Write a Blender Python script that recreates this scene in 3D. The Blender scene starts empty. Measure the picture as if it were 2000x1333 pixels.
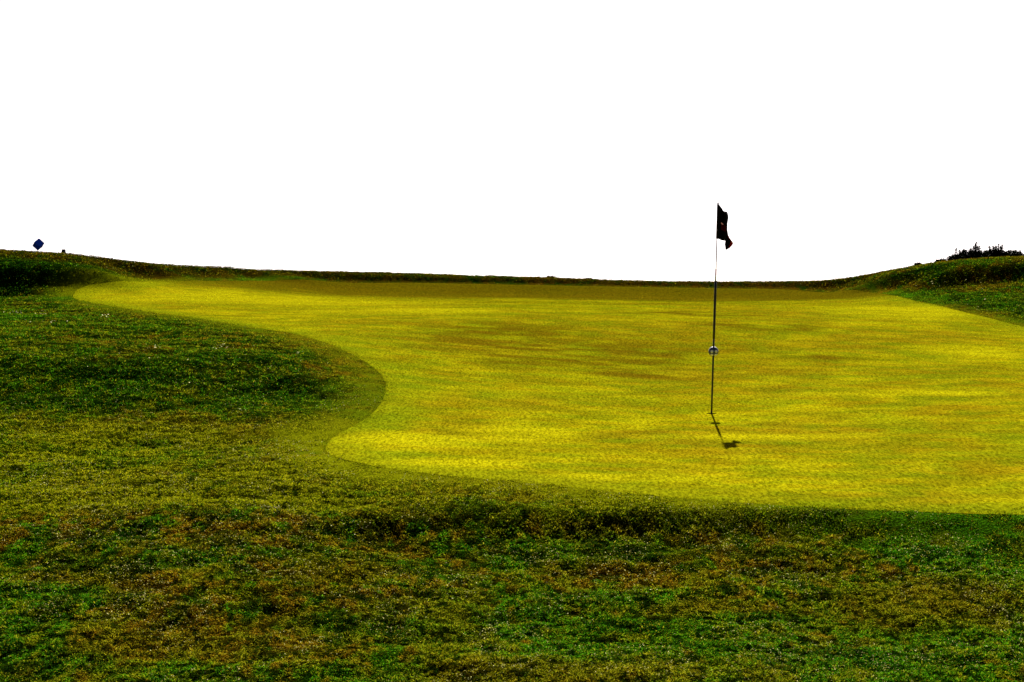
import bpy, bmesh, math, random
import numpy as np
from mathutils import Vector, Matrix
from mathutils.geometry import delaunay_2d_cdt

random.seed(7)
rng = np.random.default_rng(11)
sc = bpy.context.scene
COL = sc.collection

# ------------------------------------------------------------------ measurements
# photograph frame: 2000 x 1333; a pixel (u, v) at depth d metres is the point
# x = (u-1000)/F*d, z = (HZ-v)/F*d with the eye at the origin
F = 3889.0
HZ = 600.0
def P(u, v, d):
    return Vector(((u - 1000.0) / F * d, d, (HZ - v) / F * d))

# ------------------------------------------------------------------ noise
def _hash(ix, iy, seed):
    h = (ix.astype(np.int64) * 374761393 + iy.astype(np.int64) * 668265263 + seed * 1442695041) & 0xffffffff
    h = ((h ^ (h >> 13)) * 1274126177) & 0xffffffff
    return ((h ^ (h >> 16)) & 0xffffff) / float(0xffffff)

def vnoise(x, y, seed):
    x = np.asarray(x, float); y = np.asarray(y, float)
    ix = np.floor(x); iy = np.floor(y)
    fx = x - ix; fy = y - iy
    fx = fx * fx * (3 - 2 * fx); fy = fy * fy * (3 - 2 * fy)
    a = _hash(ix, iy, seed); b = _hash(ix + 1, iy, seed)
    c = _hash(ix, iy + 1, seed); d = _hash(ix + 1, iy + 1, seed)
    return (a * (1 - fx) + b * fx) * (1 - fy) + (c * (1 - fx) + d * fx) * fy

def fbm(x, y, seed, octv=3):
    s = 0.0; amp = 1.0; tot = 0.0
    ca, sa = math.cos(0.6), math.sin(0.6)
    for k in range(octv):
        s = s + amp * vnoise(x, y, seed + k * 17)
        tot += amp; amp *= 0.5
        x, y = (x * ca - y * sa) * 2.03, (x * sa + y * ca) * 2.03
    return s / tot            # 0..1, mean .5

def sstep(a, b, t):
    t = np.clip((t - a) / (b - a), 0, 1)
    return t * t * (3 - 2 * t)

# ------------------------------------------------------------------ terrain
def pchip(xs, ys, q):
    xs = np.asarray(xs, float); ys = np.asarray(ys, float)
    h = np.diff(xs); dl = np.diff(ys, axis=0) / (h if ys.ndim == 1 else h[:, None])
    m = np.zeros_like(ys)
    m[0] = dl[0]; m[-1] = dl[-1]
    for i in range(1, len(xs) - 1):
        w1 = 2 * h[i] + h[i - 1]; w2 = h[i] + 2 * h[i - 1]
        with np.errstate(divide='ignore', invalid='ignore'):
            g = (w1 + w2) / (w1 / dl[i - 1] + w2 / dl[i])
        m[i] = np.where(dl[i - 1] * dl[i] > 0, g, 0.0)
    q = np.asarray(q, float)
    i = np.clip(np.searchsorted(xs, q) - 1, 0, len(xs) - 2)
    hh = h[i]; t = np.clip((q - xs[i]) / hh, 0, 1)
    if ys.ndim > 1:
        hh = hh[:, None]; t = t[:, None]
    t2 = t * t; t3 = t2 * t
    return (ys[i] * (2 * t3 - 3 * t2 + 1) + hh * m[i] * (t3 - 2 * t2 + t)
            + ys[i + 1] * (-2 * t3 + 3 * t2) + hh * m[i + 1] * (t3 - t2))

def crest(d, v):
    return (d, (HZ - v) / F * d)
FAR = [(58, -0.6), (75, -2.0), (110, -3.0), (400, -5.0)]
NEAR = [(0, -1.86), (6, -1.84)]
COLS = {
 -500: NEAR + [(9, -1.84), (12, -1.5), (16, -1.1), (19.2, -.9), (20.7, -.42), (24, -.2), (30, .05), (35, .3), (36.4, .9), crest(39, 480), crest(41.5, 468), (44, 1.32)] + FAR,
 0:    NEAR + [(9, -1.82), (12, -1.51), (14, -1.27), (16, -1.14), (18, -1.06), (19.1, -.955), (21.2, -.46), (24, -.29), (30, -.1), (36, .10), (37.3, .17), (38.4, .84), crest(39.8, 496), crest(41.5, 488.5), (43.5, 1.10)] + FAR,
 150:  NEAR + [(9, -1.82), (12, -1.52), (14, -1.28), (16, -1.15), (18, -1.06), (19.1, -.955), (21.2, -.47), (24.5, -.29), (30, -.1), (36, .13), (37.8, .33), (38.6, .82), crest(40, 506), crest(41.7, 497.5), (43.7, 1.0)] + FAR,
 300:  NEAR + [(9, -1.82), (12, -1.52), (14, -1.28), (16, -1.16), (18, -1.06), (19.1, -.95), (21.4, -.48), (25, -.31), (30, -.12), (36, .16), (39.4, .46), (41.2, .58), (41.9, .86), crest(43.6, 515.5), (45.2, .80)] + FAR,
 400:  NEAR + [(9, -1.82), (12, -1.525), (14, -1.285), (16, -1.17), (18, -1.055), (19.3, -.93), (21.5, -.52), (25, -.345), (30, -.13), (36, .14), (40, .40), (42.0, .54), (42.9, .72), (43.4, .85), crest(44.6, 520), (46, .78)] + FAR,
 500:  NEAR + [(9, -1.82), (12, -1.53), (14, -1.29), (16, -1.18), (18, -1.05), (19.5, -.92), (21.3, -.58), (25, -.38), (30, -.14), (36, .12), (40.5, .33), (42.8, .50), (44.0, .61), (44.6, .82), crest(45.6, 526.5), (47, .73)] + FAR,
 700:  NEAR + [(9, -1.82), (12, -1.585), (12.95, -1.52), (13.3, -1.41), (14, -1.335), (16, -1.21), (18, -1.06), (20, -.88), (22, -.70), (25, -.45), (30, -.14), (36, .06), (40, .17), (43, .28), (44.8, .53), (45.1, .58), (45.45, .76), crest(46.2, 531.5), (48, .65)] + FAR,
 1000: NEAR + [(9, -1.81), (11, -1.70), (12.4, -1.60), (13.05, -1.535), (13.5, -1.362), (14.2, -1.305), (16, -1.22), (18, -1.12), (20, -.99), (22, -.86), (25, -.63), (26, -.55), (29.5, -.22), (32, -.08), (36, .05), (40, .13), (43.3, .25), (44.9, .51), (45.15, .54), (45.45, .67), crest(46.2, 541), (48, .55)] + FAR,
 1400: NEAR + [(9, -1.81), (11, -1.70), (12.4, -1.61), (13.15, -1.535), (13.55, -1.372), (14, -1.335), (16, -1.25), (18, -1.165), (20, -1.07), (22, -.95), (25, -.74), (26, -.66), (29.5, -.31), (32, -.16), (36, .0), (40, .09), (43.3, .20), (44.9, .43), (45.15, .455), (45.45, .56), crest(46.2, 551), (48, .45)] + FAR,
 1600: NEAR + [(9, -1.81), (11, -1.70), (12.3, -1.61), (13.1, -1.525), (13.45, -1.376), (14, -1.335), (16, -1.25), (18, -1.165), (20, -1.06), (22, -.94), (25, -.74), (29, -.42), (32, -.22), (36, -.02), (40, .10), (43, .22), (44.9, .40), (45.1, .43), (45.5, .575), crest(46.2, 549), (48, .48)] + FAR,
 1750: NEAR + [(9, -1.81), (11, -1.70), (12.2, -1.61), (12.95, -1.50), (13.25, -1.378), (14, -1.33), (16, -1.24), (18, -1.15), (20, -1.05), (22, -.93), (25, -.75), (29, -.46), (32, -.26), (36, -.02), (39.5, .14), (41.5, .27), (42.7, .385), (43.4, .725), crest(45.4, 525), (48, .82)] + FAR,
 1870: NEAR + [(9, -1.81), (11, -1.70), (12.1, -1.61), (12.9, -1.47), (13.15, -1.378), (14, -1.33), (16, -1.23), (18, -1.14), (20, -1.04), (22, -.93), (25, -.77), (29, -.50), (32, -.30), (35.5, -.04), (38.5, .16), (41, .36), (41.8, .44), (42.5, .86), crest(45, 508), (47, 1.04)] + FAR,
 2000: NEAR + [(9, -1.81), (11, -1.70), (12.0, -1.61), (12.8, -1.455), (13.05, -1.38), (14, -1.32), (16, -1.22), (18, -1.13), (20, -1.03), (22, -.93), (25, -.78), (29, -.53), (32.5, -.32), (35.5, .0), (38, .2), (40.5, .46), (41.5, .56), (42.2, .95), crest(45, 501), (47, 1.14)] + FAR,
 2500: NEAR + [(9, -1.81), (11, -1.70), (12.0, -1.63), (12.4, -1.58), (13.0, -1.37), (14, -1.31), (16, -1.2), (20, -1.0), (25, -.76), (29, -.5), (33, -.1), (36, .3), (39, .60), (40.5, .72), (41.5, 1.1), (44, 1.22), crest(46, 497), (48, 1.22)] + FAR,
}
US = sorted(COLS)
DG = np.concatenate([np.arange(0, 60, .05), np.arange(60, 401, 4.0)])
TAB = np.stack([pchip([p[0] for p in COLS[u]], [p[1] for p in COLS[u]], DG) for u in US])
UG = np.arange(US[0], US[-1] + 1, 10.0)
TAB = pchip(US, TAB, UG)
k = np.exp(-0.5 * (np.arange(-6, 7) / 2.5) ** 2); k /= k.sum()      # a little rounding between the measured columns
_pad = np.pad(TAB, ((6, 6), (0, 0)), mode='edge')
TAB = sum(k[j] * _pad[j:j + TAB.shape[0]] for j in range(13))
DG_lin = np.arange(0, 400, .05)
TABL = np.stack([np.interp(DG_lin, DG, r) for r in TAB])

def z_base(x, y):
    x = np.asarray(x, float); y = np.asarray(y, float)
    dd = np.clip(y, 0, 399)
    u = np.clip(1000 + F * x / np.maximum(y, 8.0), UG[0], UG[-1] - .01)
    iu = (u - UG[0]) / 10.0; i0 = np.clip(iu.astype(int), 0, len(UG) - 2); fu = iu - i0
    jd = dd / .05; j0 = np.clip(jd.astype(int), 0, len(DG_lin) - 2); fd = jd - j0
    return ((TABL[i0, j0] * (1 - fu) + TABL[i0 + 1, j0] * fu) * (1 - fd)
            + (TABL[i0, j0 + 1] * (1 - fu) + TABL[i0 + 1, j0 + 1] * fu) * fd)

def z_green(x, y):
    """the smooth sheet: gentle undulation that the mower follows"""
    w = sstep(6, 12, np.asarray(y, float)) * (1 - sstep(43, 46, np.asarray(y, float)))
    return z_base(x, y) + w * (.030 * (fbm(np.asarray(x) / 4.2, np.asarray(y) / 2.6, 5, 2) - .5)
                               + .010 * (fbm(np.asarray(x) / 1.1, np.asarray(y) / .8, 9, 2) - .5))

# putting green outline, walked clockwise in the photograph and dropped onto the ground
EDGE = [(143, 580), (147, 572), (158, 564), (178, 557), (210, 553), (260, 550.5), (300, 550.5), (330, 550.3), (365, 550), (420, 549.5), (470, 549.5), (520, 549.5), (650, 551.5),
        (800, 553), (1000, 556.5), (1200, 560), (1400, 563.5), (1550, 566.5), (1640, 569.5), (1700, 572), (1745, 577), (1790, 588),
        (1850, 602), (1900, 614), (1950, 626), (2000, 638), (2100, 664), (2250, 705), (2380, 770), (2450, 860), (2400, 960), (2250, 1008),
        (2000, 1009), (1850, 1004), (1700, 998), (1550, 990), (1400, 980), (1250, 968), (1100, 953), (1000, 942), (880, 931),
        (780, 919), (700, 905), (655, 893), (636, 880), (640, 866), (656, 850), (690, 832), (722, 812), (742, 790), (752, 768),
        (752, 748), (741, 730), (716, 710), (680, 690), (630, 668), (570, 651), (500, 641), (400, 626), (300, 611), (230, 601),
        (180, 592), (155, 586)]
def drop(u, v):
    ds = np.arange(8, 46.5, .02)
    z = z_base((u - 1000) / F * ds, ds)
    rows = HZ - F * z / ds
    i = int(np.argmax(rows <= v)) if (rows <= v).any() else int(np.argmin(rows))
    return ds[i] * (u - 1000) / F, ds[i]
def closed_spline(pts, step):
    pts = np.array(pts, float); n = len(pts); out = []
    for i in range(n):
        p0, p1, p2, p3 = pts[i - 1], pts[i], pts[(i + 1) % n], pts[(i + 2) % n]
        t1 = max(np.linalg.norm(p1 - p0), 1e-6) ** .5; t2 = max(np.linalg.norm(p2 - p1), 1e-6) ** .5; t3 = max(np.linalg.norm(p3 - p2), 1e-6) ** .5
        m1 = t2 * ((p1 - p0) / t1 - (p2 - p0) / (t1 + t2) + (p2 - p1) / t2)
        m2 = t2 * ((p2 - p1) / t2 - (p3 - p1) / (t2 + t3) + (p3 - p2) / t3)
        m = max(1, int(np.linalg.norm(p2 - p1) / step))
        for q in range(m):
            t = q / m
            out.append(p1 * (2*t**3 - 3*t**2 + 1) + m1 * (t**3 - 2*t**2 + t) + p2 * (-2*t**3 + 3*t**2) + m2 * (t**3 - t**2))
    return np.array(out)
POLY_RAW = np.array([drop(u, v) for u, v in EDGE])
POLY = closed_spline(POLY_RAW, .16)

# signed distance to the outline on a lattice (negative inside)
SX = np.arange(-16, 19, .08); SY = np.arange(9, 49, .08)
def sd_exact(px, py):
    out = np.empty(len(px)); A = POLY; B = np.roll(POLY, -1, 0)
    ex, ey = (B - A).T; L2 = ex * ex + ey * ey + 1e-12
    for s in range(0, len(px), 20000):
        x = px[s:s + 20000, None]; y = py[s:s + 20000, None]
        t = np.clip(((x - A[:, 0]) * ex + (y - A[:, 1]) * ey) / L2, 0, 1)
        d = np.sqrt(((x - A[:, 0] - t * ex) ** 2 + (y - A[:, 1] - t * ey) ** 2).min(1))
        c = ((A[:, 1] > y) != (B[:, 1] > y)) & (x < ex * (y - A[:, 1]) / (ey + 1e-12) + A[:, 0])
        out[s:s + 20000] = np.where(c.sum(1) % 2 == 1, -d, d)
    return out
_gx, _gy = np.meshgrid(SX, SY, indexing='ij')
SD = sd_exact(_gx.ravel(), _gy.ravel()).reshape(_gx.shape)
def sdist(x, y):
    fx = np.clip((np.asarray(x, float) - SX[0]) / .08, 0, len(SX) - 1.001); fy = np.clip((np.asarray(y, float) - SY[0]) / .08, 0, len(SY) - 1.001)
    i = fx.astype(int); j = fy.astype(int); a = fx - i; b = fy - j
    return (SD[i, j] * (1 - a) + SD[i + 1, j] * a) * (1 - b) + (SD[i, j + 1] * (1 - a) + SD[i + 1, j + 1] * a) * b

def z_rough(x, y):
    """mown rough: the same land with lumps and hoof-sized hollows away from the green"""
    x = np.asarray(x, float); y = np.asarray(y, float)
    w = (.25 * sstep(-.02, .1, sdist(x, y)) + .75 * sstep(.05, .8, sdist(x, y))) * sstep(3, 7, y) * (1 - sstep(60, 90, y)) * sstep(-30, -20, x) * (1 - sstep(20, 30, x))
    crestw = 1 - .8 * sstep(38, 41.5, y)
    return z_green(x, y) + w * crestw * (.10 * (fbm(x / 1.5, y / 1.3, 31, 2) - .5) + 0.065 * (fbm(x / .45, y / .42, 41, 2) - .5) + .030 * (fbm(x / .16, y / .17, 51, 2) - .5))

# ------------------------------------------------------------------ helpers
def new_mat(name):
    m = bpy.data.materials.new(name); m.use_nodes = True
    nt = m.node_tree
    for n in list(nt.nodes):
        nt.nodes.remove(n)
    out = nt.nodes.new('ShaderNodeOutputMaterial')
    return m, nt, out

def plain(name, col, rough=.6, spec=.4, noise=.15, scale=40, coat=0):
    m, nt, out = new_mat(name)
    b = nt.nodes.new('ShaderNodeBsdfPrincipled')
    tc = nt.nodes.new('ShaderNodeTexCoord'); nz = nt.nodes.new('ShaderNodeTexNoise')
    nz.inputs['Scale'].default_value = scale; nz.inputs['Detail'].default_value = 4
    nt.links.new(tc.outputs['Object'], nz.inputs['Vector'])
    rp = nt.nodes.new('ShaderNodeValToRGB')
    rp.color_ramp.elements[0].position = .3; rp.color_ramp.elements[1].position = .7
    rp.color_ramp.elements[0].color = tuple(c * (1 - noise) for c in col) + (1,)
    rp.color_ramp.elements[1].color = tuple(min(1, c * (1 + noise)) for c in col) + (1,)
    nt.links.new(nz.outputs['Fac'], rp.inputs['Fac'])
    nt.links.new(rp.outputs['Color'], b.inputs['Base Color'])
    b.inputs['Roughness'].default_value = rough
    b.inputs['Specular IOR Level'].default_value = spec
    b.inputs['Coat Weight'].default_value = coat
    nt.links.new(b.outputs[0], out.inputs['Surface'])
    return m

def mesh_obj(name, verts, faces, mat, parent=None, smooth=False):
    me = bpy.data.meshes.new(name)
    me.from_pydata([tuple(v) for v in verts], [], [tuple(f) for f in faces])
    me.update()
    if mat: me.materials.append(mat)
    if smooth:
        me.polygons.foreach_set('use_smooth', [True] * len(me.polygons))
    o = bpy.data.objects.new(name, me); COL.objects.link(o)
    if parent: o.parent = parent
    return o

def bm_obj(name, bm, mat, parent=None, smooth=False):
    me = bpy.data.meshes.new(name); bm.normal_update(); bm.to_mesh(me); bm.free()
    if mat: me.materials.append(mat)
    if smooth:
        me.polygons.foreach_set('use_smooth', [True] * len(me.polygons))
    o = bpy.data.objects.new(name, me); COL.objects.link(o)
    if parent: o.parent = parent
    return o

def fast_mesh(name, co, tris, quads, mat, cols=None, smooth=False):
    """co (n,3), tris (a,3), quads (b,4) as numpy; cols (n,3) per vertex"""
    me = bpy.data.meshes.new(name)
    me.vertices.add(len(co)); me.vertices.foreach_set('co', np.ascontiguousarray(co, np.float32).ravel())
    nt_, nq = len(tris), len(quads)
    idx = np.concatenate([np.asarray(tris, np.int32).ravel(), np.asarray(quads, np.int32).ravel()])
    me.loops.add(len(idx)); me.loops.foreach_set('vertex_index', idx)
    me.polygons.add(nt_ + nq)
    st = np.concatenate([np.arange(nt_) * 3, nt_ * 3 + np.arange(nq) * 4]).astype(np.int32)
    me.polygons.foreach_set('loop_start', st)
    me.update(calc_edges=True)
    me.polygons.foreach_set('use_smooth', np.full(nt_ + nq, smooth, bool))
    if cols is not None:
        at = me.attributes.new('tint', 'FLOAT_COLOR', 'POINT')
        c4 = np.ones((len(co), 4), np.float32); c4[:, :3] = cols
        at.data.foreach_set('color', c4.ravel())
    if mat: me.materials.append(mat)
    o = bpy.data.objects.new(name, me); COL.objects.link(o)
    return o

def thing(name, label, cat, loc, group=None):
    o = bpy.data.objects.new(name, None); o.empty_display_size = .1; COL.objects.link(o)
    o.location = loc; o['label'] = label; o['category'] = cat
    if group: o['group'] = group
    return o

def tube(bm, pts, radii, seg=16, cap=True):
    rings = []
    for i, (p, r) in enumerate(zip(pts, radii)):
        p = Vector(p)
        a = Vector(pts[max(i - 1, 0)]); b = Vector(pts[min(i + 1, len(pts) - 1)])
        t = (b - a).normalized()
        s = t.cross(Vector((0, 1, 0)) if abs(t.y) < .9 else Vector((1, 0, 0))).normalized(); q = t.cross(s)
        rings.append([bm.verts.new(p + r * (math.cos(2 * math.pi * j / seg) * s + math.sin(2 * math.pi * j / seg) * q)) for j in range(seg)])
    for A, B in zip(rings, rings[1:]):
        for j in range(seg):
            bm.faces.new((A[j], A[(j + 1) % seg], B[(j + 1) % seg], B[j]))
    if cap:
        bm.faces.new(rings[0][::-1]); bm.faces.new(rings[-1])
    bmesh.ops.recalc_face_normals(bm, faces=bm.faces)

# ------------------------------------------------------------------ turf colours (plant colours, also used to paint some shade and glints)
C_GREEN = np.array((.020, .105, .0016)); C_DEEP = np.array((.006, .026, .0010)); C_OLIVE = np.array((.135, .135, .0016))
C_BROWN = np.array((.135, .064, .0025)); C_STRAW = np.array((.26, .21, .006)); C_PALE = np.array((.90, .86, .36))
C_FRINGE = np.array((.175, .205, .0018))
G_ORG = np.array((.20, .120, .0015)); G_YEL = np.array((.205, .190, .0015)); G_OLV = np.array((.125, .118, .0015)); G_BRN = np.array((.130, .085, .002)); G_GRN = np.array((.090, .125, .0015))
def mix(a, b, t):
    return a + (b - a) * np.asarray(t)[..., None]

def areas(lst):
    """turf areas read off the photograph, as ellipses on the ground: centre, half width, half depth"""
    out = []
    for u, v, ru, rv in lst:
        X, Y = drop(u, v); Y0 = drop(u, v + rv)[1]; Y1 = drop(u, v - rv)[1]
        out.append((X, (Y0 + Y1) / 2, ru / F * Y, max((Y1 - Y0) / 2, .15)))
    return out
def soft_edge(x, y):
    """where the green runs out into its fringe instead of ending in a cut line"""
    return np.maximum(sstep(16.6, 14.8, y) * sstep(3.0, .3, x), sstep(36.6, 37.6, y) * sstep(-6.2, -7.4, x))
def cover(lst, x, y):
    f = np.zeros(x.shape)
    wob = .7 * (fbm(x / .8, y / 1.3, 501, 3) - .5)
    for X, Y, rx, ry in lst:
        f = np.maximum(f, sstep(1.25, .35, np.sqrt(((x - X) / rx) ** 2 + ((y - Y) / ry) ** 2) + wob))
    return f
A_BROWN = areas([(1800, 1180, 260, 50), (1100, 1310, 420, 35), (260, 1130, 200, 28), (300, 1260, 200, 40), (1400, 1180, 200, 18), (660, 1120, 120, 22)])
A_LUSH = areas([(1900, 590, 170, 30), (1780, 572, 100, 8), (1850, 1080, 170, 22), (1150, 1075, 260, 24), (100, 1165, 150, 24), (1200, 1160, 160, 22), (150, 1300, 140, 20), (620, 765, 130, 10), (500, 640, 90, 10), (700, 1220, 200, 30), (1650, 1290, 180, 22)])
A_DARK = areas([(250, 735, 280, 13), (120, 795, 150, 14), (560, 745, 110, 7), (80, 530, 170, 24), (330, 534, 200, 10), (1400, 1010, 420, 16), (900, 995, 160, 12), (450, 702, 160, 6), (1250, 1215, 120, 14), (1480, 1195, 120, 16), (250, 1110, 150, 16), (60, 545, 120, 20), (1750, 545, 160, 12)])  # shade of banks and mound faces painted as dark turf, plus dark patches
G_BRIGHT = areas([(820, 860, 150, 16), (1020, 850, 130, 20), (880, 905, 150, 9), (560, 588, 380, 14), (1800, 612, 260, 16), (1760, 770, 260, 7), (1900, 690, 120, 12), (800, 610, 200, 8), (1500, 855, 240, 8), (1250, 935, 200, 8)])
G_WORN = areas([(1100, 690, 380, 44), (980, 650, 220, 22), (1250, 735, 140, 9), (1500, 640, 160, 10), (1650, 700, 130, 8), (760, 705, 50, 4), (1350, 615, 160, 7)])

def rough_tint(x, y):
    """dry brown, olive and lush green areas of the rough"""
    n1 = fbm(x / 1.0, y / 1.8, 101, 3); n2 = fbm(x / .30, y / .6, 131, 3); n3 = fbm(x / 1.4, y / 2.2, 151, 2); n4 = fbm(x / .075, y / .17, 171, 2)
    n5 = fbm(x / .065, y / .15, 181, 2); n6 = fbm(x / .13, y / .20, 191, 2)
    bay = sstep(17.5, 19.5, y) * sstep(1.0, -2.0, x)                      # lusher land left of and behind the green
    fore = sstep(11.6, 10.4, y) * (.5 + .5 * sstep(-.5, 1.5, np.abs(x + .6)))
    dry = sstep(.46, .57, .38 * n1 + .34 * n2 + .28 * n5 - .05 * bay + .022 * fore)
    lush = sstep(.47, .57, .38 * n3 + .34 * n2 + .28 * n4 + .03 * bay)
    olive = sstep(.40, .60, .7 * n4 + .3 * n2)
    c = mix(np.broadcast_to(C_GREEN, x.shape + (3,)), C_OLIVE, .10 + .70 * olive)
    c = mix(c, C_BROWN, .9 * dry * (1 - .5 * lush))
    c = mix(c, C_GREEN, .8 * lush * (1 - .6 * dry))
    hollow_shade = sstep(.46, .36, .7 * n6 + .3 * n3)                             # dark green patches painted for the shade of hollows
    fr = sstep(13.1, 13.7, y - .06 * np.minimum(x + 1, 0)) * (1 - sstep(17.2, 19.2, y)) * sstep(2.6, .2, x)
    c = mix(c, C_DEEP, .75 * hollow_shade * (1 - .45 * fr))
    c = mix(c, mix(C_BROWN, C_OLIVE, .6 * n4), .6 * cover(A_BROWN, x, y)); c = mix(c, mix(C_GREEN, C_DEEP, sstep(.5, .4, n6)), .7 * cover(A_LUSH, x, y))
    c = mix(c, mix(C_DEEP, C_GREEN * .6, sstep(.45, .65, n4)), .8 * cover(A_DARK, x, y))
    edge = 1 - sstep(.05, 1.0, sdist(x, y))
    c = mix(c, C_OLIVE * .9, .15 * edge * sstep(14.2, 16, y))
    # paler fringe on the level ground between the bank and the green
    c = mix(c, C_FRINGE, .85 * fr * (.35 + .65 * sstep(.35, .55, n2)))
    sx = sdist(x, y)
    c = mix(c, mix(C_FRINGE, G_OLV, .55), .8 * soft_edge(x, y) * (1 - sstep(.05, .75, sx + .5 * (n5 - .5) + .3 * (n2 - .5))))
    c = mix(c, C_OLIVE, .45 * (1 - sstep(.1, .9, sx)) * sstep(15.5, 17, y) * sstep(36, 34, y))
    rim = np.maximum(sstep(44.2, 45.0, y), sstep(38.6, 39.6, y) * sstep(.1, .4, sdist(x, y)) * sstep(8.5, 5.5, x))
    c = mix(c, mix(C_DEEP * .8, C_BROWN * .42, sstep(.28, .55, .5 * n2 + .5 * n5)), .82 * rim)  # far bank and crest darkened, shade painted into the grass colour
    return c

def green_tint(x, y):
    n1 = fbm(x / 3.4, y / 2.2, 201, 3); n2 = fbm(x / 1.0, y / .9, 231, 3); n3 = fbm(x / 2.2, y / 2.0, 251, 3); n4 = fbm(x / .5, y / .28, 271, 2)
    olv = sstep(.36, .62, .38 * n1 + .28 * n2 + .34 * n4)
    c = mix(np.broadcast_to(G_YEL, x.shape + (3,)), G_OLV, .85 * olv)
    c = mix(c, G_BRN, .5 * sstep(.50, .66, n3))
    st = fbm(x / .40, y / .26, 281, 3); sg = fbm(x / .28, y / .22, 285, 3)
    c = mix(c, G_OLV * .8, .50 * sstep(.55, .38, st)); c = mix(c, G_YEL * 1.15, .35 * sstep(.54, .68, st)); c = mix(c, G_GRN, .5 * sstep(.55, .70, sg)); c = mix(c, G_ORG, .28 * sstep(.45, .30, sg))
    c = mix(c, G_GRN, .35 * sstep(.54, .70, fbm(x / .9, y / .7, 291, 3)))
    s = sdist(x, y)
    c = mix(c, G_GRN * 1.1, .45 * (1 - sstep(.15, .7, -s)))
    c = mix(c, mix(G_YEL * 1.3, G_YEL, sstep(.5, .7, n4)), .75 * cover(G_BRIGHT, x, y))
    c = mix(c, mix(G_BRN * .62, G_OLV * .6, sstep(.35, .65, st)), .88 * cover(G_WORN, x, y) * sstep(.72, .40, .4 * st + .3 * n4 + .3 * n2))   # worn turf
    nz = fbm(x / .08, y / .16, 295, 2)
    c = mix(c, mix(C_FRINGE, G_OLV, .6), .85 * soft_edge(x, y) * (1 - sstep(.0, .55, -s + .6 * (nz - .5) + .35 * (n2 - .5))))
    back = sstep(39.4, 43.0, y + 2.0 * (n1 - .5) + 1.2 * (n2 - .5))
    c = mix(c, mix(G_BRN * .50, G_OLV * .40, .6 * n2), .88 * back)  # shading of the rising back edge painted into the turf colour
    return c

def leaf_material(name, transl=.35, rough=.55, spec=.25):
    m, nt, out = new_mat(name)
    at = nt.nodes.new('ShaderNodeAttribute'); at.attribute_name = 'tint'
    b = nt.nodes.new('ShaderNodeBsdfPrincipled'); b.inputs['Roughness'].default_value = rough; b.inputs['Specular IOR Level'].default_value = spec
    t = nt.nodes.new('ShaderNodeBsdfTranslucent'); mx = nt.nodes.new('ShaderNodeMixShader'); mx.inputs[0].default_value = transl
    nt.links.new(at.outputs['Color'], b.inputs['Base Color']); nt.links.new(at.outputs['Color'], t.inputs['Color'])
    nt.links.new(b.outputs[0], mx.inputs[1]); nt.links.new(t.outputs[0], mx.inputs[2]); nt.links.new(mx.outputs[0], out.inputs['Surface'])
    return m

def turf_material(name, s1, s2, bump, lo, hi, nap=1.0):
    """vertex tint times a fine mottling of thatch, with bump"""
    m, nt, out = new_mat(name)
    at = nt.nodes.new('ShaderNodeAttribute'); at.attribute_name = 'tint'
    tc = nt.nodes.new('ShaderNodeTexCoord')
    mp = nt.nodes.new('ShaderNodeMapping'); mp.inputs['Scale'].default_value = (1, nap, 1)
    nt.links.new(tc.outputs['Object'], mp.inputs['Vector'])
    n1 = nt.nodes.new('ShaderNodeTexNoise'); n1.inputs['Scale'].default_value = s1; n1.inputs['Detail'].default_value = 5; n1.inputs['Roughness'].default_value = .7
    n2 = nt.nodes.new('ShaderNodeTexNoise'); n2.inputs['Scale'].default_value = s2; n2.inputs['Detail'].default_value = 3
    for n in (n1, n2):
        nt.links.new(mp.outputs[0], n.inputs['Vector'])
    r = nt.nodes.new('ShaderNodeMapRange'); r.inputs[1].default_value = .35; r.inputs[2].default_value = .65; r.inputs[3].default_value = lo; r.inputs[4].default_value = hi
    nt.links.new(n1.outputs['Fac'], r.inputs[0])
    mul = nt.nodes.new('ShaderNodeVectorMath'); mul.operation = 'SCALE'
    nt.links.new(at.outputs['Color'], mul.inputs[0]); nt.links.new(r.outputs[0], mul.inputs['Scale'])
    b = nt.nodes.new('ShaderNodeBsdfPrincipled'); b.inputs['Roughness'].default_value = .9; b.inputs['Specular IOR Level'].default_value = 0
    nt.links.new(mul.outputs[0], b.inputs['Base Color'])
    bp = nt.nodes.new('ShaderNodeBump'); bp.inputs['Strength'].default_value = bump; bp.inputs['Distance'].default_value = .02
    nt.links.new(n2.outputs['Fac'], bp.inputs['Height']); nt.links.new(bp.outputs[0], b.inputs['Normal'])
    nt.links.new(b.outputs[0], out.inputs['Surface'])
    return m

# ------------------------------------------------------------------ ground sheet
def axis(lo, hi, step, far, ratio=1.25):
    c = list(np.arange(lo, hi + step / 2, step))
    a, s = lo, step
    left = []
    while a > -far:
        s *= ratio; a -= s; left.append(a)
    b, s = c[-1], step; right = []
    while b < far:
        s *= ratio; b += s; right.append(b)
    return np.array(left[::-1] + c + right)
gx = axis(-15.5, 15.5, .065, 1500)
gy = axis(6.5, 52, .09, 1500); gy = np.unique(np.concatenate([gy[gy < 6.45], np.arange(6.5, 18, .05), gy[gy > 18.02]]))
GX, GY = np.meshgrid(gx, gy, indexing='ij')
fx, fy = GX.ravel(), GY.ravel()
gz = z_rough(fx, fy)
inside = sdist(fx, fy)
gz = gz - .28 * sstep(.03, .30, -inside)
nx, ny = len(gx), len(gy)
I = np.arange(nx * ny).reshape(nx, ny)
quads = np.stack([I[:-1, :-1], I[1:, :-1], I[1:, 1:], I[:-1, 1:]], -1).reshape(-1, 4)
gz = gz - .016 * sstep(.15, .7, inside) * (1 - sstep(45, 47, fy))
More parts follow.
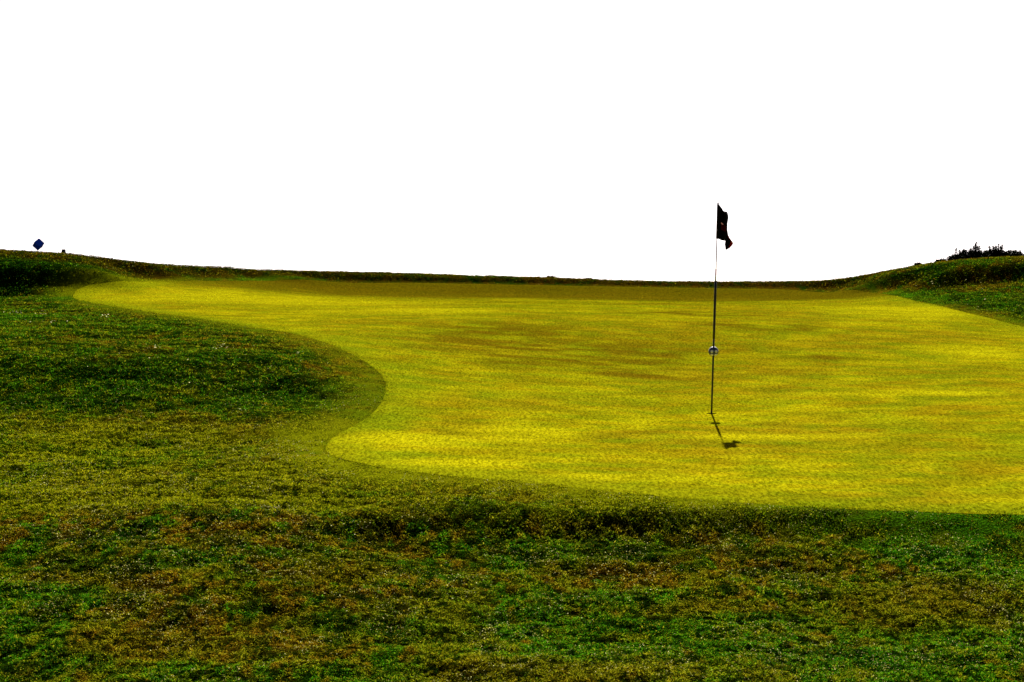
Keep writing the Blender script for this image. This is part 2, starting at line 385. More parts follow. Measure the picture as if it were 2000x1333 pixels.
gcol = rough_tint(fx, fy) * (.22 + .55 * (1 - sstep(.2, 1.0, inside)))[:, None]
M_GROUND = turf_material('rough_thatch', 70, 60, .9, .12, 1.6, .7)
ground = fast_mesh('ground', np.stack([fx, fy, gz], 1), np.zeros((0, 3), int), quads, M_GROUND, gcol, True)
ground['kind'] = 'structure'; ground['label'] = 'uneven grassy rough rising to a bare ridge'

# ------------------------------------------------------------------ putting green sheet with the hole cut in it
HOLE_D = 20.0
HX = (1390 - 1000) / F * HOLE_D; HY = HOLE_D
HZ0 = float(z_green(np.array([HX]), np.array([HY]))[0]) + .006
R_CUP = .054
ix, iy = np.meshgrid(np.arange(-13.5, 15.5, .10), np.arange(11, 47, .10), indexing='ij')
ix = ix.ravel() + rng.uniform(-.03, .03, ix.size); iy = iy.ravel() + rng.uniform(-.03, .03, iy.size)
keep = (sdist(ix, iy) < -.06) & (np.hypot(ix - HX, iy - HY) > .12)
ang = np.arange(28) / 28 * 2 * math.pi
circ = np.stack([HX + R_CUP * np.cos(ang), HY + R_CUP * np.sin(ang)], 1)
pts2 = np.concatenate([POLY, circ, np.stack([ix[keep], iy[keep]], 1)])
nP, nC = len(POLY), 28
edges = [(i, (i + 1) % nP) for i in range(nP)] + [(nP + i, nP + (i + 1) % nC) for i in range(nC)]
res = delaunay_2d_cdt([Vector(p) for p in pts2], edges, [], 0, 1e-5)
vv = np.array([(v.x, v.y) for v in res[0]])
tris = np.array([f for f in res[2] if len(f) == 3])
cen = vv[tris].mean(1)
ok = (sd_exact(cen[:, 0], cen[:, 1]) < 0) & (np.hypot(cen[:, 0] - HX, cen[:, 1] - HY) > R_CUP * .985)
tris = tris[ok]
vz = z_green(vv[:, 0], vv[:, 1]) + .006 - .005 * (1 - sstep(.0, .06, -sdist(vv[:, 0], vv[:, 1])))
M_GREEN = turf_material('mown_green', 45, 45, .35, .40, 1.62, .25)
green = fast_mesh('putting_green', np.stack([vv[:, 0], vv[:, 1], vz], 1), tris, np.zeros((0, 4), int), M_GREEN, green_tint(vv[:, 0], vv[:, 1]), True)
green['kind'] = 'structure'; green['label'] = 'smooth yellow green mown putting surface'

# ------------------------------------------------------------------ grass
def scatter(y0, y1, dens, margin):
    """random ground points in the strip of land in view, thinning with distance as dens(y)"""
    ys = np.linspace(y0, y1, 400); w = .27 * ys + margin
    lam = dens(ys) * 2 * w
    n = int(np.trapezoid(lam, ys)) if hasattr(np, 'trapezoid') else int(np.trapz(lam, ys))
    cdf = np.cumsum(lam); cdf /= cdf[-1]
    y = np.interp(rng.random(n), cdf, ys)
    x = rng.uniform(-1, 1, n) * (.27 * y + margin)
    return x, y

def blades(x, y, z, L, W, az, tilt, curl, spin, cols, five):
    """one leaf each: base pair, (mid pair,) tip"""
    n = len(x)
    base = np.stack([x, y, z], 1)
    out = np.stack([np.cos(az), np.sin(az), np.zeros(n)], 1)
    up = np.array((0, 0, 1.0))
    d1 = out * np.sin(tilt)[:, None] + up * np.cos(tilt)[:, None]
    t2 = np.minimum(tilt + curl, 1.75)
    d2 = out * np.sin(t2)[:, None] + up * np.cos(t2)[:, None]
    side = np.stack([np.cos(az + spin + math.pi / 2), np.sin(az + spin + math.pi / 2), np.zeros(n)], 1) * (W / 2)[:, None]
    if five:
        m = base + d1 * (L * .5)[:, None]; tip = m + d2 * (L * .5)[:, None]
        co = np.stack([base - side * .7, base + side * .7, m + side, m - side, tip], 1).reshape(-1, 3)
        o = np.arange(n)[:, None] * 5
        return co, o + np.array([[3, 2, 4]]), o + np.array([[0, 1, 2, 3]]), np.repeat(cols, 5, 0)
    tip = base + d1 * (L * .6)[:, None] + d2 * (L * .4)[:, None]
    co = np.stack([base - side, base + side, tip], 1).reshape(-1, 3)
    o = np.arange(n)[:, None] * 3
    return co, o + np.array([[0, 1, 2]]), np.zeros((0, 4), int), np.repeat(cols, 3, 0)

M_ROUGH = leaf_material('rough_grass_leaf', .22, .7, .0)
M_MOWN = leaf_material('mown_grass_leaf', .25, .7, .0)

# rough
allco, alltri, allquad, allcol = [], [], [], []; off = 0
for (y0, y1, five) in ((7.2, 17, True), (17, 49, False)):
    def dens(y):
        return 30000.0 / np.maximum(y / 10.0, .85) ** 1.95
    x, y = scatter(y0, y1, dens, 1.6)
    s = sdist(x, y)
    k = s > -rng.random(len(s)) ** 3 * (.05 + .45 * sstep(16, 14, y))
    x, y, s = x[k], y[k], s[k]
    z = z_rough(x, y)
    n = len(x)
    clump = fbm(x / .12, y / .16, 301, 2); big = fbm(x / .7, y / .8, 321, 2)
    sc_ = np.maximum(y / 11.0, .8)
    near = 1 - sstep(14.5, 17, y)
    grow = np.maximum(.62 + .38 * sstep(.0, 1.0, s), .85 * near * sstep(.0, 2.5, x)) * (.55 + .9 * sstep(.35, .65, clump)) * (.7 + .6 * big)
    L = .0155 * grow * (.6 + .8 * rng.random(n)) * np.maximum(y / 14, 1) ** .35
    W = .0052 * sc_ ** .9 * (.6 + .8 * rng.random(n))
    az = rng.uniform(0, 2 * math.pi, n); tilt = rng.uniform(.5, 1.5, n)
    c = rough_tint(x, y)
    r_ = rng.random(n)
    c = mix(c, C_DEEP * .5, .88 * (r_ < .32))
    c = mix(c, C_STRAW, .50 * (r_ > .88 + .09 * sstep(20, 32, y)))
    pit = fbm(x / .034, y / .06, 371, 2)                                  # hollows between the tufts, shade painted in as near-black blades
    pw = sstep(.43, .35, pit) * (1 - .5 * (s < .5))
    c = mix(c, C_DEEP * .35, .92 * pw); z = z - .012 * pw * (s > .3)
    c = c * (1 + .45 * sstep(.55, .68, pit))[:, None]
    pal = rng.random(n) < .050 * sstep(.38, .62, fbm(x / .35, y / .6, 341, 3)) * (.03 + .97 * sstep(24, 11, y))  # pale blades painted in for glints and sunlit specks
    c = np.where(pal[:, None], mix(C_PALE, C_STRAW * 1.3, rng.random(n) ** 2), c)
    tilt = np.where(pal, rng.uniform(.2, 1.4, n), tilt); L = np.where(pal, .009 * np.maximum(y / 14, 1) ** .5, L); W = np.where(pal, .0056 * np.maximum(y / 14, 1) ** .5, W)
    c = c * np.where(pal, 1, np.exp(rng.normal(.60, .80, n)))[:, None]
    c = np.where(pal[:, None], c, np.minimum(c, np.array((.48, .46, .03))))
    co, t, q, cc = blades(x, y, z - .004 + .024 * (1 - .7 * (s < .3)) * (fbm(x / .055, y / .07, 361, 2) - .35), L, W, az, tilt, rng.uniform(.1, .7, n), rng.uniform(-.5, .5, n), c, five)
    allco.append(co); alltri.append(t + off); allquad.append(q + off); allcol.append(cc); off += len(co)
rg = fast_mesh('rough_grass', np.concatenate(allco), np.concatenate(alltri), np.concatenate(allquad), M_ROUGH, np.concatenate(allcol))
rg['kind'] = 'stuff'; rg['label'] = 'short tufty grass of the rough, green and dry brown'; rg['category'] = 'grass'

# mown blades on the green
def dens2(y):
    return 6500.0 / np.maximum(y / 14.0, .9) ** 1.55
x, y = scatter(12, 46.5, dens2, 1.2)
s = sdist(x, y)
k = (s < .04 + .5 * rng.random(len(s)) ** 2.5 * sstep(16, 14, y)) & (np.hypot(x - HX, y - HY) > R_CUP + .006)
x, y, s = x[k], y[k], s[k]; n = len(x)
c = green_tint(x, y)
gr = vnoise(x / .020, y / .09, 401); gh = vnoise(x / .024, y / .11, 403)
c = mix(c, G_GRN * .8, .75 * (gh < .24)); c = mix(c, G_ORG, .75 * (gh > .76)); c = c * (.45 + 1.1 * gr)[:, None]
c = c * np.exp(rng.normal(.02, .62, n))[:, None]
L = .0058 * (.6 + .8 * rng.random(n)) * np.maximum(y / 18, 1) ** .5
W = .0048 * np.maximum(y / 14, .9) ** .85 * (.6 + .8 * rng.random(n))
co, t, q, cc = blades(x, y, z_green(x, y) + .0045, L, W, rng.uniform(0, 2 * math.pi, n), rng.uniform(.4, 1.45, n), rng.uniform(0, .4, n), rng.uniform(-.5, .5, n), c, False)
mg = fast_mesh('mown_grass', co, t, q, M_MOWN, cc)
mg['kind'] = 'stuff'; mg['label'] = 'close mown yellowish grass of the putting green'; mg['category'] = 'grass'
print('blades', off, len(co))

# tiny white flowers in the rough
def ground_at(u, v):
    X, Y = drop(u, v)
    return X, Y
fl = []
for (u, v, ru, rv, n) in ((28, 616, 22, 4, 16), (85, 612, 14, 4, 10), (205, 620, 9, 3, 9), (300, 681, 14, 3, 9), (432, 677, 10, 3, 10), (430, 690, 18, 3, 8),
                          (580, 695, 10, 2, 6), (290, 560, 9, 2, 4), (520, 1000, 40, 8, 26), (690, 1036, 40, 7, 14), (100, 632, 40, 6, 8), (1930, 600, 60, 14, 12),
                          (1880, 560, 70, 14, 10), (60, 930, 60, 30, 30), (470, 808, 8, 2, 5), (365, 755, 18, 3, 6), (1500, 1100, 400, 60, 40), (900, 1150, 600, 120, 60), (300, 720, 260, 60, 18)):
    for _ in range(n):
        uu = u + random.gauss(0, .55) * ru; vv_ = v + random.gauss(0, .55) * rv
        X, Y = ground_at(uu, vv_)
        if float(sdist(np.array([X]), np.array([Y]))[0]) > .1:
            fl.append((X, Y))
M_PETAL, nt, out = new_mat('white_petals')
t1 = nt.nodes.new('ShaderNodeBsdfDiffuse'); t2 = nt.nodes.new('ShaderNodeBsdfTranslucent'); tm = nt.nodes.new('ShaderNodeMixShader')
tm.inputs[0].default_value = .5
for t in (t1, t2):
    t.inputs['Color'].default_value = (.72, .68, .36, 1)
nt.links.new(t1.outputs[0], tm.inputs[1]); nt.links.new(t2.outputs[0], tm.inputs[2]); nt.links.new(tm.outputs[0], out.inputs['Surface'])
bmf = bmesh.new()
for X, Y in fl:
    r = random.uniform(.004, .008) * max(Y / 18, .8); zz = float(z_rough(np.array([X]), np.array([Y]))[0]) + random.uniform(.018, .034) * max(1, (Y / 16) ** .5)
    tl = Vector((random.uniform(-.5, .5), random.uniform(-.6, .4), 1)).normalized(); q = tl.to_track_quat('Z', 'Y').to_matrix()
    cv = bmf.verts.new(Vector((X, Y, zz)) + tl * r * .35)
    ring = [bmf.verts.new(Vector((X, Y, zz)) + q @ Vector((math.cos(a) * r * (1 if j % 2 else .72), math.sin(a) * r * (1 if j % 2 else .72), 0))) for j, a in enumerate([2 * math.pi * j / 10 for j in range(10)])]
    for j in range(10):
        bmf.faces.new((cv, ring[j], ring[(j + 1) % 10]))
wf = bm_obj('white_flowers', bmf, M_PETAL)
wf['kind'] = 'stuff'; wf['label'] = 'tiny white flowers sprinkled through the rough'; wf['category'] = 'flowers'

# ------------------------------------------------------------------ hole cup
cup = thing('hole_cup', 'round golf hole in the green at the foot of the flagstick', 'hole', (HX, HY, HZ0))
bm = bmesh.new()
prof = [(R_CUP - .0005, -.025), (R_CUP - .0005, -.14), (R_CUP - .0035, -.14), (R_CUP - .0035, -.025)]
prof[2:] = [(.012, -.14), (.012, -.136), (R_CUP - .0035, -.136), (R_CUP - .0035, -.025)]
rings = [[bm.verts.new((r * math.cos(a), r * math.sin(a), z)) for a in ang] for r, z in prof]
for a, b in ((0, 1), (1, 2), (2, 3), (3, 4), (4, 5), (5, 0)):
    for j in range(28):
        bm.faces.new((rings[a][j], rings[a][(j + 1) % 28], rings[b][(j + 1) % 28], rings[b][j]))
bmesh.ops.recalc_face_normals(bm, faces=bm.faces)
bm_obj('liner', bm, plain('cup_liner', (.05, .05, .045), .5), cup)
bm = bmesh.new()
r0 = [bm.verts.new((R_CUP * math.cos(a), R_CUP * math.sin(a), .0)) for a in ang]
r1 = [bm.verts.new((R_CUP * math.cos(a), R_CUP * math.sin(a), -.025)) for a in ang]
for j in range(28):
    bm.faces.new((r0[j], r1[j], r1[(j + 1) % 28], r0[(j + 1) % 28]))
bm_obj('soil_wall', bm, plain('dark_soil', (.02, .014, .006), .95, .05, .4, 120), cup)

# ------------------------------------------------------------------ flagstick
BASE = Vector((HX, HY, HZ0))
flagstick = thing('flagstick', 'tall thin dark flagstick with a drooping flag standing in the hole', 'flagstick', BASE)
TOP = P(1402, 397, HOLE_D) - BASE
AX = TOP.normalized(); TL = TOP.length
M_BLACK = plain('black_paint', (.012, .012, .012), .4, .4)
M_DKRED = plain('dark_red_paint', (.05, .006, .006), .4, .4)
M_WHITE = plain('white_paint', (.75, .72, .62), .4, .4, .05)
M_RED = plain('red_paint', (.42, .02, .015), .4, .4)
M_DKGRN = plain('dark_green_fibreglass', (.012, .022, .006), .4, .4)
def seg(name, a, b, ra, rb, mat, extra=None):
    bm = bmesh.new()
    n = 6
    tube(bm, [AX * (a + (b - a) * i / n) for i in range(n + 1)], [ra + (rb - ra) * i / n for i in range(n + 1)], 14)
    return bm_obj(name, bm, mat, flagstick, True)
def at_row(v):              # height along the stick that shows at photograph row v
    return (808 - v) / (808 - 397) * TL
seg('ferrule', -.13, .03, .0098, .0095, M_BLACK)
seg('lower_shaft', .03, at_row(662), .0092, .0095, M_DKGRN)
seg('middle_shaft', at_row(662), at_row(549), .0120, .0125, M_BLACK)
seg('pole_band', at_row(549), at_row(538), .0085, .0080, M_WHITE)
seg('pole_band', at_row(538), at_row(526), .0078, .0076, M_RED)
seg('pole_band', at_row(526), at_row(512), .0062, .0058, M_WHITE)
seg('upper_shaft', at_row(512), TL - .012, .0058, .0055, M_BLACK)
bm = bmesh.new()
tube(bm, [AX * (TL - .012 + t) for t in (0, .004, .010, .016, .020)], [.0055, .0085, .0095, .0075, .003], 14)
bm_obj('finial', bm, M_BLACK, flagstick, True)

# flag: hanging cloth, gathered into folds; outline read in the photograph and given depth
def fp(zx, zy, dep):
    q = P(1340 + zx / 9.52, 380 + zy / 9.52, HOLE_D) - BASE
    return Vector((q.x, dep, q.z))
cols_f = [   # each column runs down the cloth, from the sleeve to the fly edge: (zoom x, zoom y, depth)
 [(592, 182, .000), (588, 330, .000), (580, 500, .000), (572, 660, .000), (566, 825, .000)],
 [(615, 205, -.012), (612, 340, -.018), (605, 505, -.014), (600, 670, -.010), (595, 832, -.006)],
 [(645, 235, .010), (645, 370, .020), (640, 520, .022), (636, 680, .022), (632, 842, .018)],
 [(672, 265, .030), (676, 400, .040), (672, 540, .036), (668, 700, .030), (662, 856, .024)],
 [(700, 314, .010), (708, 440, .000), (705, 570, -.012), (700, 715, -.018), (693, 864, -.016)],
 [(728, 322, -.020), (738, 450, -.036), (734, 590, -.044), (728, 735, -.044), (722, 872, -.036)],
 [(756, 330, -.004), (768, 460, -.010), (755, 610, -.012), (752, 760, -.010), (716, 925, -.008)],
 [(778, 372, .026), (790, 425, .034), (768, 590, .040), (782, 765, .036), (728, 968, .020)],
 [(772, 420, .052), (780, 520, .060), (764, 650, .066), (796, 790, .056), (742, 1036, .034)],
 [(764, 500, .030), (770, 600, .032), (770, 720, .030), (822, 850, .026), (770, 1022, .018)],
 [(760, 580, .004), (764, 680, .000), (776, 790, -.010), (845, 880, -.010), (800, 1003, -.006)],
 [(758, 660, -.020), (768, 750, -.026), (798, 815, -.030), (866, 912, -.034), (838, 962, -.030)],
]
arr = np.array([[tuple(fp(*p)) for p in c] for c in cols_f])          # 12 x 5 x 3
NS, NT = 45, 33
tmp = np.stack([pchip(np.linspace(0, 1, 5), arr[i], np.linspace(0, 1, NT)) for i in range(arr.shape[0])])
fin = np.stack([pchip(np.linspace(0, 1, arr.shape[0]), tmp[:, j], np.linspace(0, 1, NS)) for j in range(NT)], 1)
fv = fin.reshape(-1, 3)
ff = [(i * NT + j, (i + 1) * NT + j, (i + 1) * NT + j + 1, i * NT + j + 1) for i in range(NS - 1) for j in range(NT - 1)]
m, nt, out = new_mat('flag_cloth')
tc = nt.nodes.new('ShaderNodeUVMap')
sep = nt.nodes.new('ShaderNodeSeparateXYZ'); nt.links.new(tc.outputs[0], sep.inputs[0])
def band(sock, lo, hi):
    a = nt.nodes.new('ShaderNodeMath'); a.operation = 'GREATER_THAN'; a.inputs[1].default_value = lo; nt.links.new(sock, a.inputs[0])
    b = nt.nodes.new('ShaderNodeMath'); b.operation = 'LESS_THAN'; b.inputs[1].default_value = hi; nt.links.new(sock, b.inputs[0])
    c = nt.nodes.new('ShaderNodeMath'); c.operation = 'MULTIPLY'; nt.links.new(a.outputs[0], c.inputs[0]); nt.links.new(b.outputs[0], c.inputs[1])
    return c.outputs[0]
def both(a, b, op='MULTIPLY'):
    c = nt.nodes.new('ShaderNodeMath'); c.operation = op; nt.links.new(a, c.inputs[0]); nt.links.new(b, c.inputs[1]); return c.outputs[0]
def blend(fac, base, col):
    x = nt.nodes.new('ShaderNodeMix'); x.data_type = 'RGBA'
    nt.links.new(fac, x.inputs[0])
    if isinstance(base, tuple): x.inputs[6].default_value = base + (1,)
    else: nt.links.new(base, x.inputs[6])
    x.inputs[7].default_value = col + (1,)
    return x.outputs[2]
U, V = sep.outputs[0], sep.outputs[1]
red_edge = band(U, .86, 1.1)
disc = both(band(U, .24, .44), band(V, .30, .48))
white_spot = both(band(U, .93, .985), band(V, .22, .38))
streak = both(band(U, .22, .33), band(V, .475, .51))
c0 = blend(red_edge, (.010, .007, .008), (.34, .014, .010))
c1 = blend(disc, c0, (.11, .006, .008))
c2 = blend(white_spot, c1, (.85, .78, .70))
c3 = blend(streak, c2, (.60, .40, .36))
b = nt.nodes.new('ShaderNodeBsdfPrincipled'); b.inputs['Roughness'].default_value = .75; b.inputs['Specular IOR Level'].default_value = .2
tl = nt.nodes.new('ShaderNodeBsdfTranslucent'); mx = nt.nodes.new('ShaderNodeMixShader'); mx.inputs[0].default_value = .45
wv = nt.nodes.new('ShaderNodeTexNoise'); wv.inputs['Scale'].default_value = 25
bp = nt.nodes.new('ShaderNodeBump'); bp.inputs['Strength'].default_value = .3; bp.inputs['Distance'].default_value = .01
nt.links.new(wv.outputs['Fac'], bp.inputs['Height']); nt.links.new(bp.outputs[0], b.inputs['Normal'])
nt.links.new(c3, b.inputs['Base Color']); nt.links.new(c3, tl.inputs['Color'])
nt.links.new(b.outputs[0], mx.inputs[1]); nt.links.new(tl.outputs[0], mx.inputs[2]); nt.links.new(mx.outputs[0], out.inputs['Surface'])
flag = mesh_obj('flag', fv, ff, m, flagstick, True)
uvl = flag.data.uv_layers.new(name='cloth')
for lp in flag.data.loops:
    i, j = divmod(lp.vertex_index, NT)
    uvl.data[lp.index].uv = (i / (NS - 1), 1 - j / (NT - 1))
sol = flag.modifiers.new('thickness', 'SOLIDIFY'); sol.thickness = .0016; sol.offset = 0
bm = bmesh.new()                                                     # sewn sleeve round the stick
sl = [at_row(466.5), at_row(430), at_row(399.5)]
tube(bm, [AX * s for s in sl], [.0105, .0100, .0105], 14)
bm_obj('sleeve', bm, plain('flag_sleeve', (.010, .008, .009), .8, .1), flag, True)

# position ball on the stick: dark shell with pale round windows, its sunlit rim painted as a white crown
BH = at_row(687)
BR = 9.8 / F * HOLE_D
m, nt, out = new_mat('ball_shell')
tc = nt.nodes.new('ShaderNodeTexCoord'); sp = nt.nodes.new('ShaderNodeSeparateXYZ'); nt.links.new(tc.outputs['Object'], sp.inputs[0])
mr = nt.nodes.new('ShaderNodeMapRange'); mr.inputs[1].default_value = BR * .44; mr.inputs[2].default_value = BR * .52
wz = nt.nodes.new('ShaderNodeVectorMath'); wz.operation = 'DOT_PRODUCT'; wz.inputs[1].default_value = (0, .62, .78)
nt.links.new(tc.outputs['Object'], wz.inputs[0]); nt.links.new(wz.outputs['Value'], mr.inputs[0])
mc = nt.nodes.new('ShaderNodeMix'); mc.data_type = 'RGBA'; nt.links.new(mr.outputs[0], mc.inputs[0])
mc.inputs[6].default_value = (.045, .060, .13, 1); mc.inputs[7].default_value = (.80, .80, .78, 1)
b = nt.nodes.new('ShaderNodeBsdfPrincipled'); b.inputs['Roughness'].default_value = .25
nt.links.new(mc.outputs[2], b.inputs['Base Color']); nt.links.new(b.outputs[0], out.inputs['Surface'])
bm = bmesh.new(); bmesh.ops.create_uvsphere(bm, u_segments=32, v_segments=20, radius=BR)
ball = bm_obj('position_ball', bm, m, flagstick, True)
ball.location = AX * BH
M_WIN = plain('ball_window', (.85, .85, .80), .3, .5, .03)
def windows(dirs):
    for dx, dz in dirs:
        bm = bmesh.new(); bmesh.ops.create_uvsphere(bm, u_segments=14, v_segments=8, radius=BR * .30)
        bmesh.ops.scale(bm, vec=(1, 1, .35), verts=bm.verts)
        n = Vector((dx, -math.sqrt(max(0, 1 - dx * dx - dz * dz)), dz))
        bmesh.ops.transform(bm, matrix=Matrix.Translation(n * BR * .985) @ n.to_track_quat('Z', 'Y').to_matrix().to_4x4(), verts=bm.verts)
        bm_obj('window', bm, M_WIN, ball, True)
windows(((-.40, .06), (.46, .06), (-.38, -.64), (.38, -.64)))

# ------------------------------------------------------------------ tee markers on the left ridge
def drop_z(X, Y):
    return float(z_rough(np.array([X]), np.array([Y]))[0])
D = 41.4
bot = P(75.5, 490, D); gzz = drop_z(bot.x, D)
tee = thing('tee_marker', 'blue cube tee marker balanced on one corner on a spike, left ridge', 'tee marker', (bot.x, D, gzz), 'tee markers on the left ridge')
E = .155
a = Vector((.745, 0, -.667)); bpd = Vector((.667, 0, .745)); s2 = math.sqrt(.5)
n1 = bpd * s2 + Vector((0, -s2, 0)); n2 = -bpd * s2 + Vector((0, -s2, 0))
R = Matrix((a, n1, a.cross(n1))).transposed().to_4x4()
bm = bmesh.new(); bmesh.ops.create_cube(bm, size=E)
bmesh.ops.bevel(bm, geom=bm.edges[:], offset=.005, segments=2, affect='EDGES')
bmesh.ops.transform(bm, matrix=R, verts=bm.verts)
low = min(v.co.z for v in bm.verts)
cz = (bot.z - gzz) - low
bmesh.ops.translate(bm, vec=(P(75.6, 479, D).x - bot.x, 0, cz), verts=bm.verts)
lowv = min(bm.verts, key=lambda v: v.co.z).co.copy()
bm_obj('cube_body', bm, plain('blue_plastic', (.012, .085, .72), .6, .1), tee)
bm = bmesh.new(); tube(bm, [(lowv.x, lowv.y, lowv.z + .02), (lowv.x, lowv.y, 0.0), (lowv.x, lowv.y, -.08)], [.006, .006, .002], 10)
bm_obj('spike', bm, M_BLACK, tee, True)

D = 41.55
b0 = P(124.5, 497, D); gzz = drop_z(b0.x, D)
blk = thing('tee_marker', 'small black block marker with flared base, right of the blue cube', 'tee marker', (b0.x, D, gzz), 'tee markers on the left ridge')
hh = max(P(124, 487.5, D).z - gzz, .085)
bm = bmesh.new()
lv = [(-.040, -.036, .0), (-.040, .040, .0), (.044, .040, 0.0), (.044, -.036, 0.0)]
tv = [(-.030, -.030, hh - .006), (-.030, .030, hh), (.038, .030, hh), (.038, -.030, hh - .006)]
bv = [bm.verts.new(p) for p in lv]; tvv = [bm.verts.new(p) for p in tv]
bm.faces.new(bv[::-1]); bm.faces.new(tvv)
for j in range(4):
    bm.faces.new((bv[j], bv[(j + 1) % 4], tvv[(j + 1) % 4], tvv[j]))
bmesh.ops.recalc_face_normals(bm, faces=bm.faces)
bmesh.ops.bevel(bm, geom=bm.edges[:], offset=.004, segments=2, affect='EDGES')
bm_obj('block_body', bm, plain('black_plastic', (.012, .012, .014), .5, .3), blk)
bm = bmesh.new(); bmesh.ops.create_cube(bm, size=1)
bmesh.ops.scale(bm, vec=(.110, .095, .018), verts=bm.verts); bmesh.ops.translate(bm, vec=(-.004, 0, .006), verts=bm.verts)
bmesh.ops.bevel(bm, geom=bm.edges[:], offset=.004, segments=2, affect='EDGES')
bm_obj('base_flange', bm, plain('black_rubber', (.010, .010, .010), .7, .2), blk)

# ------------------------------------------------------------------ shrubs behind the right-hand mound
M_LEAF = leaf_material('shrub_leaf', .15, .7, .1)
M_STEM = plain('shrub_stem', (.022, .016, .010), .9, .1)
def shrub(label, u0, u1, vtop, d, spires, n, name='shrub', cat='shrub', group='dark shrubs on the right mound'):
    """rounded low bush spanning u0..u1 with its dome top at row vtop; spires = (u, row) of shoots standing proud"""
    xc = ((u0 + u1) / 2 - 1000) / F * d; rx = (u1 - u0) / 2 / F * d
    g = min(drop_z(xc, d), drop_z(xc - rx, d), drop_z(xc + rx, d))
    H = (HZ - vtop) / F * d - g
    root = thing(name, label, cat, (xc, d, g), group)
    r = random.Random(int(u0 * 7 + vtop)); ry = max(rx * .8, .12)
    verts, faces, tint = [], [], []
    stems = bmesh.new()
    def leaf(p, s, up):
        dv = (Vector((r.gauss(0, 1), r.gauss(0, 1), r.gauss(0, 1))).normalized() * .8 + Vector((0, 0, up))).normalized()
        sd = dv.cross(Vector((r.gauss(0, 1), r.gauss(0, 1), r.gauss(0, 1)))).normalized() * s * .28
        i = len(verts)
        verts.extend([p - sd, p + dv * s * .5 - sd * 1.3, p + dv * s, p + dv * s * .5 + sd * 1.3])
        faces.append((i, i + 1, i + 2, i + 3))
        kx = r.uniform(.5, 1.3); t = (.007 * kx, .009 * kx, .002 * kx); tint.extend([t] * 4)
    lumps = [(Vector((r.uniform(-.62, .62) * rx, r.uniform(-.6, .6) * ry, r.uniform(.25, .62) * H)), r.uniform(.30, .46)) for _ in range(9)]
    for lp, sz in lumps:
        tube(stems, [(lp.x * .2, lp.y * .2, -.02), tuple(lp * .6), tuple(lp)], [.014, .009, .004], 6)
    for _ in range(int(n * 1.8)):
        while True:
            p = Vector((r.uniform(-1, 1), r.uniform(-1, 1), r.uniform(0, 1)))
            if abs(p.x) ** 3 + abs(p.y) ** 3 + p.z ** 3 < 1: break
        wob = .84 + .30 * float(vnoise(np.array([p.x * 2.6 + u0]), np.array([p.z * 2.6 + p.y * 2.2]), 5)[0])
        leaf(Vector((p.x * rx, p.y * ry, p.z * H * wob)), r.uniform(.028, .052), .5)
    for (u, v) in spires:
        sx = (u - 1000) / F * d - xc; sz = (HZ - v) / F * d - g; sy = r.uniform(-.3, .3) * ry
        ln = r.uniform(-.02, .04)
        tube(stems, [(sx * .7, sy * .6, H * .3), (sx - ln * .4, sy, (H + sz) / 2 * .9), (sx + ln * .3, sy, sz)], [.014, .010, .004], 6)
        m_ = int(60 + 420 * max(0, sz - H * .8))
        for q in range(m_):
            t = r.random(); zz = H * .75 + (sz - H * .75) * t
            w = .030 * (1 - t) ** .6 + .006
            leaf(Vector((sx + r.gauss(0, w) + ln * .3 * t, sy + r.gauss(0, w), zz)), r.uniform(.016, .030), 1.1)
    f = fast_mesh('foliage', np.array([tuple(v) for v in verts]), np.zeros((0, 3), int), np.array(faces), M_LEAF, np.array(tint))
    f.parent = root
    bm_obj('stems', stems, M_STEM, root)
    return root
shrub('low dark shrub at the left end of the clump on the mound', 1850, 1886, 498, 46.6, [(1867, 486), (1874, 488.5)], 700)
shrub('dark shrub with short upright shoots, second from the left in the clump', 1868, 1908, 492, 46.9, [(1880, 488), (1884, 489), (1896, 489)], 1000)
shrub('dark shrub with the tallest feathery shoot, middle of the clump', 1888, 1934, 491, 46.7, [(1903, 478), (1905, 473), (1908, 483), (1912, 481), (1901, 482), (1895, 486)], 1000)
shrub('bushy dark shrub with a ragged crown of several shoots', 1916, 1970, 489.5, 46.9, [(1931, 481), (1938, 481), (1945, 481), (1948, 478), (1953, 481), (1957, 479.5), (1942, 484)], 1500)
shrub('rounded dark shrub at the right edge of the clump', 1958, 1999, 491, 46.8, [], 900)
shrub('tiny low dark shrub alone down the slope left of the clump', 1785, 1802, 515.5, 46.3, [], 240)
shrub('flat creeping dark shrub just left of the main clump', 1826, 1852, 507.5, 46.5, [], 420)

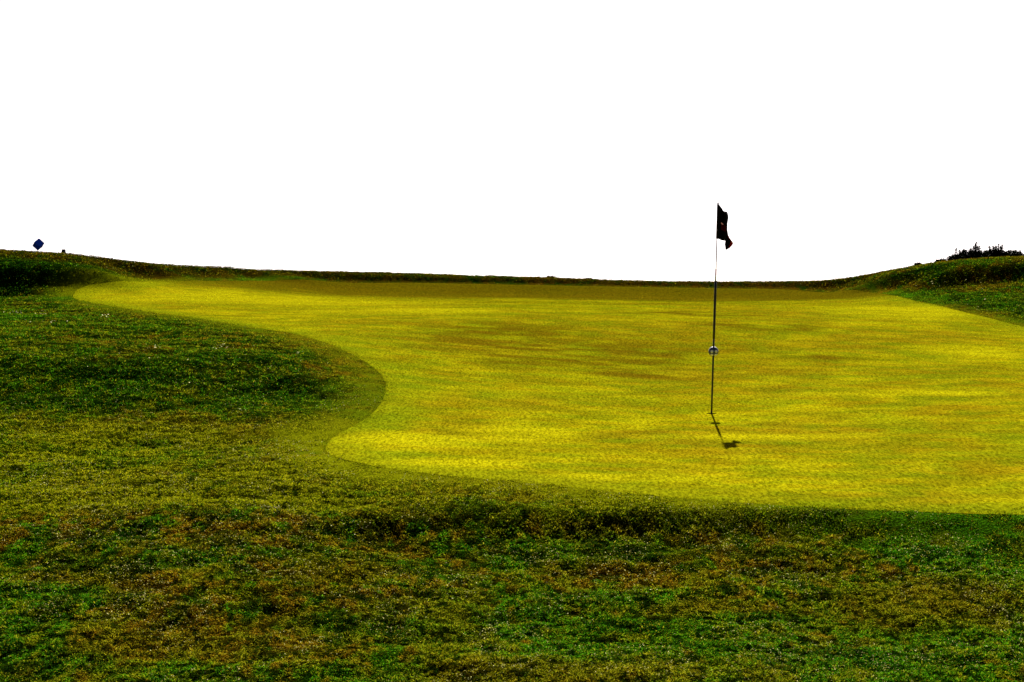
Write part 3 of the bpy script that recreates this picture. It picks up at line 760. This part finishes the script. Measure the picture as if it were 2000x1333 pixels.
# two dry tussocks on the skyline
def tussock(label, u, v, w, h):
    D = 46.2; X = (u - 1000) / F * D; g = drop_z(X, D)
    n = 160
    R_ = w / F * D; Hh = h / F * D
    aa = rng.uniform(0, 2 * math.pi, n); rr = R_ * np.sqrt(rng.random(n)) * .6
    x = rr * np.cos(aa); y = rr * np.sin(aa) * .7
    c = mix(np.broadcast_to(C_BROWN * .7, (n, 3)), C_DEEP, rng.random(n) * .8)
    co, t, q, cc = blades(x, y, np.zeros(n) - .01, Hh * (.6 + .6 * rng.random(n)), np.full(n, .014), aa, rng.uniform(.1, 1.0, n), rng.uniform(.2, .9, n), rng.uniform(-.5, .5, n), c, True)
    o = fast_mesh('grass_tussock', co, t, q, M_ROUGH, cc)
    o.location = (X, D, g); o['label'] = label; o['category'] = 'tussock'; o['group'] = 'dry tussocks on the skyline'
tussock('wider dry grass tussock on the skyline left of the flagstick', 1076, 541, 14, 6.5)
tussock('flatter dry grass tussock on the skyline nearer the flagstick', 1149, 544, 13, 5)

# ------------------------------------------------------------------ light
EL, AZ = math.radians(35.7), math.radians(4.6)          # sun ahead of the camera, a little right
ldir = Vector((math.sin(AZ) * math.cos(EL), math.cos(AZ) * math.cos(EL), math.sin(EL)))
sun = bpy.data.lights.new('sun', 'SUN'); sun.energy = 5.0; sun.angle = math.radians(.45); sun.color = (1, .94, .84)
so = bpy.data.objects.new('sun', sun); COL.objects.link(so)
so.rotation_euler = ldir.to_track_quat('Z', 'Y').to_euler()
w = bpy.data.worlds.new('World'); sc.world = w; w.use_nodes = True
nt = w.node_tree
bg = nt.nodes['Background']; bg.inputs['Strength'].default_value = .05
sky = nt.nodes.new('ShaderNodeTexSky'); sky.sky_type = 'NISHITA'; sky.sun_disc = False
sky.sun_elevation = EL; sky.sun_rotation = AZ
sky.air_density = .12; sky.dust_density = 1.6; sky.ozone_density = 1.0
nt.links.new(sky.outputs[0], bg.inputs['Color'])

# ------------------------------------------------------------------ camera
cam = bpy.data.cameras.new('camera'); cam.lens = F * 36 / 2000; cam.sensor_width = 36; cam.clip_start = .1; cam.clip_end = 5000
co_ = bpy.data.objects.new('camera', cam); COL.objects.link(co_)
co_.location = (0, 0, 0); co_.rotation_euler = (math.radians(90) - math.atan((666.5 - HZ) / F), 0, 0)
sc.camera = co_
vs = sc.view_settings
vs.view_transform = 'Standard'; vs.look = 'None'; vs.exposure = 1.5; vs.gamma = 1
sc.cycles.max_bounces = 6; sc.cycles.diffuse_bounces = 3; sc.cycles.transmission_bounces = 3
